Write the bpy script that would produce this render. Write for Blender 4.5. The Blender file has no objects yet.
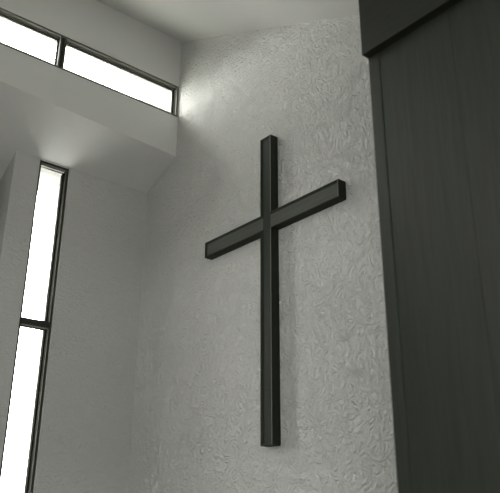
import bpy, bmesh, math
from mathutils import Vector, Matrix

# ------------------------------------------------------------------ camera
scene = bpy.context.scene
C = scene.collection
cam_data = bpy.data.cameras.new('camera')
camera = bpy.data.objects.new('camera', cam_data)
C.objects.link(camera)
scene.camera = camera
F_PX, YAW, PITCH, ROLL = 708.2512, 0.884044, 0.3769281, 0.0055281
fwd = Vector((-math.sin(YAW) * math.cos(PITCH), math.cos(YAW) * math.cos(PITCH), math.sin(PITCH)))
r0 = Vector((math.cos(YAW), math.sin(YAW), 0))
u0 = r0.cross(fwd)
rgt = r0 * math.cos(ROLL) + u0 * math.sin(ROLL)
upv = -r0 * math.sin(ROLL) + u0 * math.cos(ROLL)
m = Matrix((rgt, upv, -fwd)).transposed().to_4x4()
m.translation = Vector((0, -4.4, 1.55))
camera.matrix_world = m
cam_data.sensor_fit = 'HORIZONTAL'
cam_data.sensor_width = 36
cam_data.lens = F_PX * 36 / 500
cam_data.clip_start = 0.05
cam_data.dof.use_dof = True
cam_data.dof.focus_distance = 7.6
cam_data.dof.aperture_fstop = 1.6

# ------------------------------------------------------------------ daylight
world = bpy.data.worlds.new('overcast')
scene.world = world
world.use_nodes = True
wn = world.node_tree
bg = wn.nodes['Background']
w_tc = wn.nodes.new('ShaderNodeTexCoord')          # bright overcast sky above a duller ground
w_sp = wn.nodes.new('ShaderNodeSeparateXYZ')
w_rp = wn.nodes.new('ShaderNodeValToRGB')
wn.links.new(w_tc.outputs['Generated'], w_sp.inputs[0])
wn.links.new(w_sp.outputs['Z'], w_rp.inputs['Fac'])
w_rp.color_ramp.elements[0].position = 0.0
w_rp.color_ramp.elements[0].color = (0.30, 0.30, 0.29, 1)
w_rp.color_ramp.elements[1].position = 0.03
w_rp.color_ramp.elements[1].color = (1.0, 1.0, 0.98, 1)
wn.links.new(w_rp.outputs['Color'], bg.inputs['Color'])
bg.inputs['Strength'].default_value = 24.0

scene.view_settings.view_transform = 'Standard'
scene.view_settings.look = 'None'
scene.view_settings.gamma = 1
scene.view_settings.use_curve_mapping = False
scene.view_settings.exposure = 0.92
scene.cycles.use_denoising = True
scene.cycles.max_bounces = 12
scene.cycles.diffuse_bounces = 8


def portal(name, loc, direction, sx, sy):
    """Sampling guide for the sky's light in a window opening (gives off no light of its own)."""
    l = bpy.data.lights.new(name, 'AREA')
    l.shape = 'RECTANGLE'
    l.size, l.size_y = sx, sy
    l.cycles.is_portal = True
    o = bpy.data.objects.new(name, l)
    C.objects.link(o)
    o.location = loc
    d = Vector(direction)
    z = -d
    x = Vector((0, 0, 1)).cross(z).normalized()     # size along the horizontal
    y = z.cross(x)
    mm = Matrix((x, y, z)).transposed().to_4x4()
    mm.translation = Vector(loc)
    o.matrix_world = mm
    return o


# key coordinates (metres): x to the right along the cross wall, y towards it, z up
XU, XL = -6.894, -7.565            # face of upper window wall / of the wall under the soffit
XR, YB = 3.2, -9.0                 # right wall, back wall
SLOPE = -0.488                     # roof pitch
def ceil_z(x): return 7.818 + SLOPE * (x - XU)
W1Z0, W1Z1 = 6.603, 7.075          # clerestory opening
W1Y0, W1Y1 = -8.40, -0.012
W2Y0, W2Y1 = -1.524, -1.134        # tall strip window
W2Z0, W2Z1 = 1.75, 5.722
PIER_Y = -1.83
ALC_Y0 = -2.2  # unseen far side of the alcove, set close to keep it dark
def soff_z(y): return 6.018 - 0.049 * y          # front edge of the soffit
SOFF_B = 5.735
RW = [(-7.8, -5.0)]                # unseen windows added for fill, low right wall (y ranges)
RWZ = (0.5, 2.5)
BX, BZ = (-4.2, -2.6), (4.1, 5.1)                # unseen high window in the back wall, added for frontal fill

portal('clerestory_daylight', (XU - 0.125, (W1Y0 + W1Y1) / 2, (W1Z0 + W1Z1) / 2), (1, 0, 0), W1Y1 - W1Y0, W1Z1 - W1Z0)
portal('strip_daylight', (XL - 0.16, (W2Y0 + W2Y1) / 2, (W2Z0 + W2Z1) / 2), (1, 0, 0), W2Y1 - W2Y0, W2Z1 - W2Z0)
for a, b in RW:
    portal('side_daylight', (XR + 0.16, (a + b) / 2, sum(RWZ) / 2), (-1, 0, 0), b - a, RWZ[1] - RWZ[0])
portal('gable_daylight', (sum(BX) / 2, YB - 0.16, sum(BZ) / 2), (0, 1, 0), BX[1] - BX[0], BZ[1] - BZ[0])



# ------------------------------------------------------------------ materials
def mat(name, base, rough=0.9, spec=0.3):
    mt = bpy.data.materials.new(name)
    mt.use_nodes = True
    n = mt.node_tree.nodes
    b = n['Principled BSDF']
    b.inputs['Base Color'].default_value = (*base, 1)
    b.inputs['Roughness'].default_value = rough
    b.inputs['Specular IOR Level'].default_value = spec
    return mt, n, mt.node_tree.links, b


def coords(n, l, scale=(1, 1, 1)):
    tc = n.new('ShaderNodeTexCoord')
    mp = n.new('ShaderNodeMapping')
    mp.inputs['Scale'].default_value = scale
    l.new(tc.outputs['Object'], mp.inputs['Vector'])
    return mp.outputs['Vector']


def noise(n, l, vec, scale, detail=3, rough=0.55, dist=0.0):
    t = n.new('ShaderNodeTexNoise')
    t.inputs['Scale'].default_value = scale
    t.inputs['Detail'].default_value = detail
    t.inputs['Roughness'].default_value = rough
    t.inputs['Distortion'].default_value = dist
    l.new(vec, t.inputs['Vector'])
    return t.outputs['Fac']


def mathn(n, l, op, a, b):
    t = n.new('ShaderNodeMath')
    t.operation = op
    for i, v in enumerate((a, b)):
        if isinstance(v, (int, float)):
            t.inputs[i].default_value = v
        else:
            l.new(v, t.inputs[i])
    return t.outputs[0]


def ramp(n, l, fac, stops):
    t = n.new('ShaderNodeValToRGB')
    while len(t.color_ramp.elements) < len(stops):
        t.color_ramp.elements.new(0.5)
    for e, (p, c) in zip(t.color_ramp.elements, stops):
        e.position = p
        e.color = (*c, 1) if len(c) == 3 else c
    l.new(fac, t.inputs['Fac'])
    return t.outputs['Color']


def bump(n, l, h, b, strength, distance):
    t = n.new('ShaderNodeBump')
    t.inputs['Strength'].default_value = strength
    t.inputs['Distance'].default_value = distance
    l.new(h, t.inputs['Height'])
    l.new(t.outputs['Normal'], b.inputs['Normal'])


PL = (0.60, 0.603, 0.577)
def plaster_smooth():
    mt, n, l, b = mat('smooth_plaster', PL)
    v = coords(n, l)
    h = noise(n, l, v, 14, 4)
    bump(n, l, h, b, 0.25, 0.006)
    return mt


def plaster_sand():
    mt, n, l, b = mat('sand_plaster', (0.53, 0.533, 0.51))
    v = coords(n, l, (1, 1, 1.8))
    h = noise(n, l, v, 15, 4, 0.6, 0.8)
    bump(n, l, h, b, 1.0, 0.03)
    return mt


def plaster_trowelled():
    mt, n, l, b = mat('trowelled_stucco', PL)
    v = coords(n, l)
    v2 = coords(n, l, (1, 1, 0.6))
    v2 = coords(n, l, (1, 1, 0.7))
    a = noise(n, l, v, 6.0, 3, 0.55, 2.2)          # swirling ridges left by the trowel
    a = mathn(n, l, 'ABSOLUTE', mathn(n, l, 'SUBTRACT', a, 0.5), 0)
    a = mathn(n, l, 'MINIMUM', mathn(n, l, 'MULTIPLY', a, 5.0), 0.6)
    c = noise(n, l, v2, 19, 3, 0.6, 1.2)           # stipple between them
    h = mathn(n, l, 'ADD', mathn(n, l, 'MULTIPLY', a, 0.9), mathn(n, l, 'MULTIPLY', c, 1.7))
    bump(n, l, h, b, 1.0, 0.025)
    return mt


def wood(name, dark, light, rough, axis='z', spec=0.5):
    mt, n, l, b = mat(name, dark, rough, spec)
    sc = {'z': (26, 26, 1.1), 'x': (1.1, 26, 26)}[axis]
    v = coords(n, l, sc)
    g = noise(n, l, v, 1.6, 5, 0.6, 0.8)
    col = ramp(n, l, g, [(0.3, dark), (0.72, light)])
    l.new(col, b.inputs['Base Color'])
    bump(n, l, g, b, 0.2, 0.002)
    return mt


M_SMOOTH, M_SAND, M_STUCCO = plaster_smooth(), plaster_sand(), plaster_trowelled()
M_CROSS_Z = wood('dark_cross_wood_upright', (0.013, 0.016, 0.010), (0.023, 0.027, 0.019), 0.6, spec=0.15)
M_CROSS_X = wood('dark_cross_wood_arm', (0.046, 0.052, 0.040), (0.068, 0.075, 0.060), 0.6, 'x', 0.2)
M_RIM = wood('dark_cross_rim', (0.017, 0.020, 0.013), (0.027, 0.031, 0.022), 0.6, spec=0.15)
M_LIT_EDGE = mat('worn_pale_edge', (0.095, 0.102, 0.086), 0.6, 0.3)[0]  # pale colour stands for window light catching the edges
M_HEAD = wood('dark_header_board', (0.010, 0.0125, 0.008), (0.019, 0.022, 0.016), 0.5, 'x', 0.25)
M_PART = wood('dark_partition_board', (0.015, 0.0180, 0.0125), (0.028, 0.032, 0.024), 0.45, spec=0.28)
M_SASH = mat('window_sash_metal', (0.02, 0.0205, 0.018), 0.7, 0.0)[0]
M_FRAME = mat('window_metal', (0.09, 0.092, 0.08), 0.6, 0.15)[0]
M_FRAME_L = mat('window_metal_inner', (0.045, 0.046, 0.040), 0.7, 0.0)[0]


def glass(name, tint):
    mt = bpy.data.materials.new(name)
    mt.use_nodes = True
    n, l = mt.node_tree.nodes, mt.node_tree.links
    n.clear()
    o = n.new('ShaderNodeOutputMaterial')
    mx = n.new('ShaderNodeMixShader')
    mx.inputs[0].default_value = 0.05
    t = n.new('ShaderNodeBsdfTransparent')
    t.inputs['Color'].default_value = (*tint, 1)
    g = n.new('ShaderNodeBsdfGlossy')
    g.inputs['Roughness'].default_value = 0.05
    l.new(t.outputs[0], mx.inputs[1])
    l.new(g.outputs[0], mx.inputs[2])
    l.new(mx.outputs[0], o.inputs['Surface'])
    return mt
M_GLASS = glass('window_glass', (1, 1, 1))
M_GLASS_DIM_CLERESTORY = glass('tinted_glass', (0.60, 0.60, 0.59))  # tint added to dim daylight through the clerestory
M_GLASS_DIM = glass('obscured_glass', (0.86, 0.86, 0.85))  # slight tint added to dim daylight through the strip window


def carpet():
    mt, n, l, b = mat('grey_floor', (0.33, 0.33, 0.31), 0.95, 0.1)
    v = coords(n, l)
    h = noise(n, l, v, 60, 4)
    l.new(ramp(n, l, h, [(0.3, (0.16, 0.16, 0.15)), (0.7, (0.22, 0.22, 0.21))]), b.inputs['Base Color'])
    bump(n, l, h, b, 0.4, 0.004)
    return mt
M_FLOOR = carpet()


# ------------------------------------------------------------------ mesh helpers
def hexa(bm, p):
    """p: bottom 4 then top 4 points, counter-clockwise seen from above."""
    v = [bm.verts.new(q) for q in p]
    for f in ((3, 2, 1, 0), (4, 5, 6, 7), (0, 1, 5, 4), (1, 2, 6, 5), (2, 3, 7, 6), (3, 0, 4, 7)):
        bm.faces.new([v[i] for i in f])


def box(bm, x0, x1, y0, y1, z0, z1):
    hexa(bm, [(x0, y0, z0), (x1, y0, z0), (x1, y1, z0), (x0, y1, z0),
              (x0, y0, z1), (x1, y0, z1), (x1, y1, z1), (x0, y1, z1)])


def extrude_poly(bm, pts, axis, a, b):
    """pts: 2-D outline; axis 'y': points are (x, z); axis 'x': points are (y, z)."""
    def P(p, t):
        return (p[0], t, p[1]) if axis == 'y' else (t, p[0], p[1])
    A = [bm.verts.new(P(p, a)) for p in pts]
    B = [bm.verts.new(P(p, b)) for p in pts]
    k = len(pts)
    bm.faces.new(A)
    bm.faces.new(list(reversed(B)))
    for i in range(k):
        bm.faces.new([A[i], B[i], B[(i + 1) % k], A[(i + 1) % k]])


def link(name, bm, material, parent=None, bevel=0.0):
    bmesh.ops.recalc_face_normals(bm, faces=bm.faces[:])
    me = bpy.data.meshes.new(name)
    bm.to_mesh(me)
    bm.free()
    me.materials.append(material)
    o = bpy.data.objects.new(name, me)
    C.objects.link(o)
    if parent:
        o.parent = parent
        o.matrix_parent_inverse = Matrix.Translation(-parent.location)
    if bevel:
        md = o.modifiers.new('bevel', 'BEVEL')
        md.width = bevel
        md.segments = 2
        md.limit_method = 'ANGLE'
    return o


def struct(name, bm, material, parent=None, bevel=0.0):
    o = link(name, bm, material, parent, bevel)
    if not parent:
        o['kind'] = 'structure'
    return o


def empty(name, loc, **props):
    o = bpy.data.objects.new(name, None)
    C.objects.link(o)
    o.location = loc
    o.empty_display_size = 0.2
    for k, v in props.items():
        o[k] = v
    return o


# ------------------------------------------------------------------ structure
bm = bmesh.new(); box(bm, -8.2, XR + 0.3, YB - 0.3, 0.3, -0.25, 0.0)
struct('floor', bm, M_FLOOR)

# pitched ceiling, falling to the right
bm = bmesh.new()
xa, xb = XU - 0.19, XR + 0.3
xe = XU - 1.5                       # unseen eave, added to cut high sky light at the clerestory
extrude_poly(bm, [(xe, ceil_z(xe)), (xb, ceil_z(xb)), (xb, ceil_z(xb) + 0.3), (xe, ceil_z(xe) + 0.3)], 'y', YB - 0.3, 0.3)
struct('ceiling', bm, M_SMOOTH)

# trowelled wall that carries the cross
bm = bmesh.new()
extrude_poly(bm, [(-8.0, 0), (XR + 0.3, 0), (XR + 0.3, ceil_z(XR + 0.3) + 0.1), (xa, ceil_z(xa) + 0.1), (-8.0, ceil_z(xa) + 0.1)], 'y', 0.0, 0.3)
struct('wall_front', bm, M_STUCCO)

def soff_at(x, y):
    t = (XU - x) / (XU - XL)
    return soff_z(y) + (SOFF_B - soff_z(y)) * t


# upper window wall with the sloping soffit under it
bm = bmesh.new()
xo = XU - 0.19
zt = ceil_z(XU) + 0.05
box(bm, xo, XU, YB, 0, 6.55, W1Z0)
box(bm, xo, XU, YB, 0, W1Z1, zt)
box(bm, xo, XU, YB, W1Y0, W1Z0, W1Z1)
box(bm, xo, XU, W1Y1, 0, W1Z0, W1Z1)
# soffit from the upper wall's lower edge down to the lower wall, carried on over the side alcove
N = 12
ys = [YB + (0 - YB) * i / N for i in range(N + 1)]
xs = [XU, XL, -8.0]
grid = [[bm.verts.new((x, y, soff_at(x, y))) for x in xs] for y in ys]
top = [[bm.verts.new((x, y, 6.55)) for x in xs] for y in ys]
for i in range(N):
    for j in range(2):
        bm.faces.new([grid[i][j], grid[i][j + 1], grid[i + 1][j + 1], grid[i + 1][j]])
        bm.faces.new([top[i][j], top[i + 1][j], top[i + 1][j + 1], top[i][j + 1]])
    for j in (0, 2):
        bm.faces.new([grid[i][j], grid[i + 1][j], top[i + 1][j], top[i][j]])
for i in (0, N):
    for j in range(2):
        bm.faces.new([grid[i][j], grid[i][j + 1], top[i][j + 1], top[i][j]])
struct('wall_upper_left', bm, M_SMOOTH)

# wall under the soffit with the tall strip window
bm = bmesh.new()
xo = XL - 0.32
zt = SOFF_B + 0.02
box(bm, xo, XL, W2Y1, 0, 0, zt)
box(bm, xo, XL, PIER_Y, W2Y0, 0, zt)
box(bm, xo, XL, W2Y0, W2Y1, 0, W2Z0)
box(bm, xo, XL, W2Y0, W2Y1, W2Z1, zt)
box(bm, xo, XL, YB, ALC_Y0, 0, zt)
struct('wall_left', bm, M_SAND)

bm = bmesh.new(); box(bm, -8.15, -8.0, ALC_Y0 - 0.2, PIER_Y + 0.2, 0, 6.55)
box(bm, -8.0, XL - 0.32, PIER_Y + 0.001, PIER_Y + 0.2, 0, 5.7)
box(bm, -8.0, XL - 0.32, ALC_Y0 - 0.2, ALC_Y0 - 0.001, 0, 5.7)
o = struct('wall_alcove', bm, M_SAND)

# low right wall with unseen fill windows added beside the camera
bm = bmesh.new()
cuts = [YB] + [v for p in RW for v in p] + [0]
for i in range(len(cuts) - 1):
    a, b = cuts[i], cuts[i + 1]
    if i % 2 == 0:
        box(bm, XR, XR + 0.3, a, b, 0, 3.2)
    else:
        box(bm, XR, XR + 0.3, a, b, 0, RWZ[0])
        box(bm, XR, XR + 0.3, a, b, RWZ[1], 3.2)
struct('wall_right', bm, M_SMOOTH)

bm = bmesh.new()
ya = YB - 0.3
extrude_poly(bm, [(-8.0, 0), (BX[0], 0), (BX[0], ceil_z(BX[0]) + 0.1), (xa, ceil_z(xa) + 0.1), (-8.0, ceil_z(xa) + 0.1)], 'y', ya, YB)
extrude_poly(bm, [(BX[1], 0), (XR + 0.3, 0), (XR + 0.3, ceil_z(XR + 0.3) + 0.1), (BX[1], ceil_z(BX[1]) + 0.1)], 'y', ya, YB)
box(bm, BX[0], BX[1], ya, YB, 0, BZ[0])
extrude_poly(bm, [(BX[0], BZ[1]), (BX[1], BZ[1]), (BX[1], ceil_z(BX[1]) + 0.1), (BX[0], ceil_z(BX[0]) + 0.1)], 'y', ya, YB)
struct('wall_back', bm, M_SMOOTH)


# ------------------------------------------------------------------ windows
def ring_x(bm, x0, x1, y0, y1, z0, z1, w):
    """rectangular frame lying in a wall that faces +x"""
    box(bm, x0, x1, y0, y1, z1 - w, z1)
    box(bm, x0, x1, y0, y1, z0, z0 + w)
    box(bm, x0, x1, y0, y0 + w, z0 + w, z1 - w)
    box(bm, x0, x1, y1 - w, y1, z0 + w, z1 - w)


# clerestory: dark metal outer frame, paler channel, dark sash, one pane per bay
w1 = empty('window_1', (XU - 0.06, (W1Y0 + W1Y1) / 2, W1Z0), kind='structure')
bm = bmesh.new()
ring_x(bm, XU - 0.03, XU + 0.006, W1Y0, W1Y1, W1Z0, W1Z1, 0.024)
link('window_frame', bm, M_FRAME, w1)
bm = bmesh.new()
ring_x(bm, XU - 0.075, XU - 0.03, W1Y0, W1Y1, W1Z0, W1Z1, 0.030)
link('window_channel', bm, M_FRAME_L, w1)
mull = [-1.68 - 1.68 * k for k in range(4)]
for yc in mull:
    bm = bmesh.new()
    box(bm, XU - 0.03, XU + 0.004, yc - 0.040, yc - 0.020, W1Z0 + 0.016, W1Z1 - 0.016)
    box(bm, XU - 0.03, XU + 0.004, yc + 0.020, yc + 0.040, W1Z0 + 0.016, W1Z1 - 0.016)
    o = link('mullion', bm, M_FRAME, w1)
    bm = bmesh.new()
    box(bm, XU - 0.095, XU - 0.012, yc - 0.030, yc + 0.030, W1Z0 + 0.016, W1Z1 - 0.016)
    link('mullion_core', bm, M_FRAME_L, o)
edges = [W1Y0 + 0.03] + [v for yc in reversed(mull) for v in (yc - 0.03, yc + 0.03)] + [W1Y1 - 0.03]
for k in range(0, len(edges), 2):
    a, b = edges[k], edges[k + 1]
    bm = bmesh.new()
    ring_x(bm, XU - 0.098, XU - 0.062, a, b, W1Z0 + 0.02, W1Z1 - 0.022, 0.013)
    s = link('sash', bm, M_SASH, w1)
    bm = bmesh.new()
    box(bm, XU - 0.090, XU - 0.084, a + 0.011, b - 0.011, W1Z0 + 0.031, W1Z1 - 0.033)
    link('pane', bm, M_GLASS_DIM_CLERESTORY, s)

# tall strip window
w2 = empty('window_2', (XL - 0.08, (W2Y0 + W2Y1) / 2, W2Z0), kind='structure')
bm = bmesh.new()
ring_x(bm, XL - 0.05, XL - 0.02, W2Y0, W2Y1, W2Z0, W2Z1, 0.028)
link('window_frame', bm, M_FRAME_L, w2)
bm = bmesh.new()
ring_x(bm, XL - 0.12, XL - 0.05, W2Y0, W2Y1, W2Z0, W2Z1, 0.028)
link('window_channel', bm, M_SASH, w2)
bars = [3.70]
for zc in bars:
    bm = bmesh.new()
    box(bm, XL - 0.14, XL - 0.03, W2Y0 + 0.020, W2Y1 - 0.020, zc - 0.038, zc + 0.038)
    link('mullion', bm, M_FRAME_L, w2)
zs = [W2Z0 + 0.026] + [v for zc in reversed(bars) for v in (zc - 0.03, zc + 0.03)] + [W2Z1 - 0.026]
for k in range(0, len(zs), 2):
    a, b = zs[k], zs[k + 1]
    bm = bmesh.new()
    ring_x(bm, XL - 0.150, XL - 0.100, W2Y0 + 0.026, W2Y1 - 0.026, a, b, 0.016)
    s = link('sash', bm, M_SASH, w2)
    bm = bmesh.new()
    box(bm, XL - 0.142, XL - 0.136, W2Y0 + 0.040, W2Y1 - 0.040, a + 0.014, b - 0.014)
    link('pane', bm, M_GLASS_DIM, s)

# unseen windows in the right wall, added as side fill
for k, (a, b) in enumerate(RW):
    w = empty('window_%d' % (k + 3), (XR + 0.1, (a + b) / 2, RWZ[0]), kind='structure')
    bm = bmesh.new()
    ring_x(bm, XR + 0.05, XR + 0.13, a, b, RWZ[0], RWZ[1], 0.05)
    box(bm, XR + 0.05, XR + 0.13, (a + b) / 2 - 0.025, (a + b) / 2 + 0.025, RWZ[0] + 0.05, RWZ[1] - 0.05)
    link('window_frame', bm, M_FRAME, w)
    bm = bmesh.new()
    box(bm, XR + 0.1, XR + 0.106, a + 0.04, b - 0.04, RWZ[0] + 0.04, RWZ[1] - 0.04)
    link('pane', bm, M_GLASS, w)

w = empty('window_%d' % (len(RW) + 3), (sum(BX) / 2, YB - 0.1, BZ[0]), kind='structure')  # unseen back window, added to fill the cross wall with light
bm = bmesh.new()
for (x0, x1, z0, z1) in ((*BX, BZ[0], BZ[0] + 0.05), (*BX, BZ[1] - 0.05, BZ[1]), (BX[0], BX[0] + 0.05, BZ[0] + 0.05, BZ[1] - 0.05),
                         (BX[1] - 0.05, BX[1], BZ[0] + 0.05, BZ[1] - 0.05), (-3.425, -3.375, BZ[0] + 0.05, BZ[1] - 0.05)):
    box(bm, x0, x1, YB - 0.13, YB - 0.05, z0, z1)
link('window_frame', bm, M_FRAME, w)
bm = bmesh.new()
box(bm, BX[0] + 0.04, BX[1] - 0.04, YB - 0.1, YB - 0.094, BZ[0] + 0.04, BZ[1] - 0.04)
link('pane', bm, M_GLASS, w)

# ------------------------------------------------------------------ dark timber partition at right
PY = -1.2
PX0 = -2.630
top_l = ceil_z(PX0)
pt = empty('timber_partition', ((PX0 + XR) / 2, PY + 0.06, 0),
           label='tall dark timber partition with a projecting header box, standing before the textured wall at the right',
           category='partition')
def sloped(x0, x1, y0, y1, z0, gap=0.004):
    b_ = bmesh.new()
    extrude_poly(b_, [(x0, z0), (x1, z0), (x1, ceil_z(x1) - gap), (x0, ceil_z(x0) - gap)], 'y', y0, y1)
    return b_
link('edge_stile', sloped(PX0, -2.537, PY, PY + 0.12, 0), M_PART, pt, 0.004)
xs_ = [-2.5371, -1.973, -1.41, -0.85, -0.29, 0.27, 0.83, 1.39, 1.95, 2.51, XR - 0.01]
for k in range(len(xs_) - 1):
    link('board', sloped(xs_[k], xs_[k + 1], PY + 0.005, PY + 0.10, 0), M_PART, pt, 0.003)
link('backing', sloped(PX0 + 0.02, XR - 0.01, PY + 0.03, PY + 0.09, 0.0), M_RIM, pt)
bm = bmesh.new()
extrude_poly(bm, [(PX0, 4.556), (-0.22, 4.556), (PX0, ceil_z(PX0) - 0.004)], 'y', PY - 0.062, PY)
link('header', bm, M_HEAD, pt)

# ------------------------------------------------------------------ cross
CX0, CX1, CZ0, CZ1 = -5.081, -4.913, 2.232, 5.412
AX0, AX1, AZ0, AZ1 = -6.044, -3.978, 4.338, 4.520
D0, RIM, REC = -0.100, 0.026, 0.016
cr = empty('wall_cross', ((CX0 + CX1) / 2, D0 / 2, CZ0),
           label='large dark wooden cross with recessed faces, mounted on the textured plaster wall',
           category='cross')
def outline(i):
    """plus-shaped outline, inset by i"""
    return [(CX0 + i, CZ0 + i), (CX1 - i, CZ0 + i), (CX1 - i, AZ0 + i), (AX1 - i, AZ0 + i), (AX1 - i, AZ1 - i),
            (CX1 - i, AZ1 - i), (CX1 - i, CZ1 - i), (CX0 + i, CZ1 - i), (CX0 + i, AZ1 - i), (AX0 + i, AZ1 - i),
            (AX0 + i, AZ0 + i), (CX0 + i, AZ0 + i)]
bm = bmesh.new()
rings = []
for (i, y) in ((0, 0.0), (0, D0 + 0.003), (0.002, D0), (0.005, D0), (RIM, D0 + REC), (RIM, D0 + REC + 0.004)):
    rings.append([bm.verts.new((x, y, z)) for x, z in outline(i)])
for a, b in zip(rings[:-1], rings[1:]):
    for k in range(12):
        bm.faces.new([a[k], a[(k + 1) % 12], b[(k + 1) % 12], b[k]])
bm.faces.new(rings[0])
bm.faces.new(rings[-1])
link('cross_rim', bm, M_RIM, cr)
bm = bmesh.new()
box(bm, CX0 + RIM, CX1 - RIM, D0 + REC, D0 + REC + 0.004, CZ0 + RIM, CZ1 - RIM)
link('upright_panel', bm, M_CROSS_Z, cr)
for x0, x1 in ((AX0 + RIM, CX0 + RIM), (CX1 - RIM, AX1 - RIM)):
    bm = bmesh.new()
    box(bm, x0, x1, D0 + REC, D0 + REC + 0.004, AZ0 + RIM, AZ1 - RIM)
    link('arm_panel', bm, M_CROSS_X, cr)
# pale strips painting window light on edges: right edge of the upright (above and below the arm), right end of the arm, foot
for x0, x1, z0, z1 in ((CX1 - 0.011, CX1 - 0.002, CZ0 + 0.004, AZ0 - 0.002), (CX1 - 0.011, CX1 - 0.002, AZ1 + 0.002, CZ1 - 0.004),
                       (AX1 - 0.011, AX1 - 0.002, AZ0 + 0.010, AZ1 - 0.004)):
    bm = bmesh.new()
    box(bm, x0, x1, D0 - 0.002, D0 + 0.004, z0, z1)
    o = link('edge_strip', bm, M_LIT_EDGE, cr)
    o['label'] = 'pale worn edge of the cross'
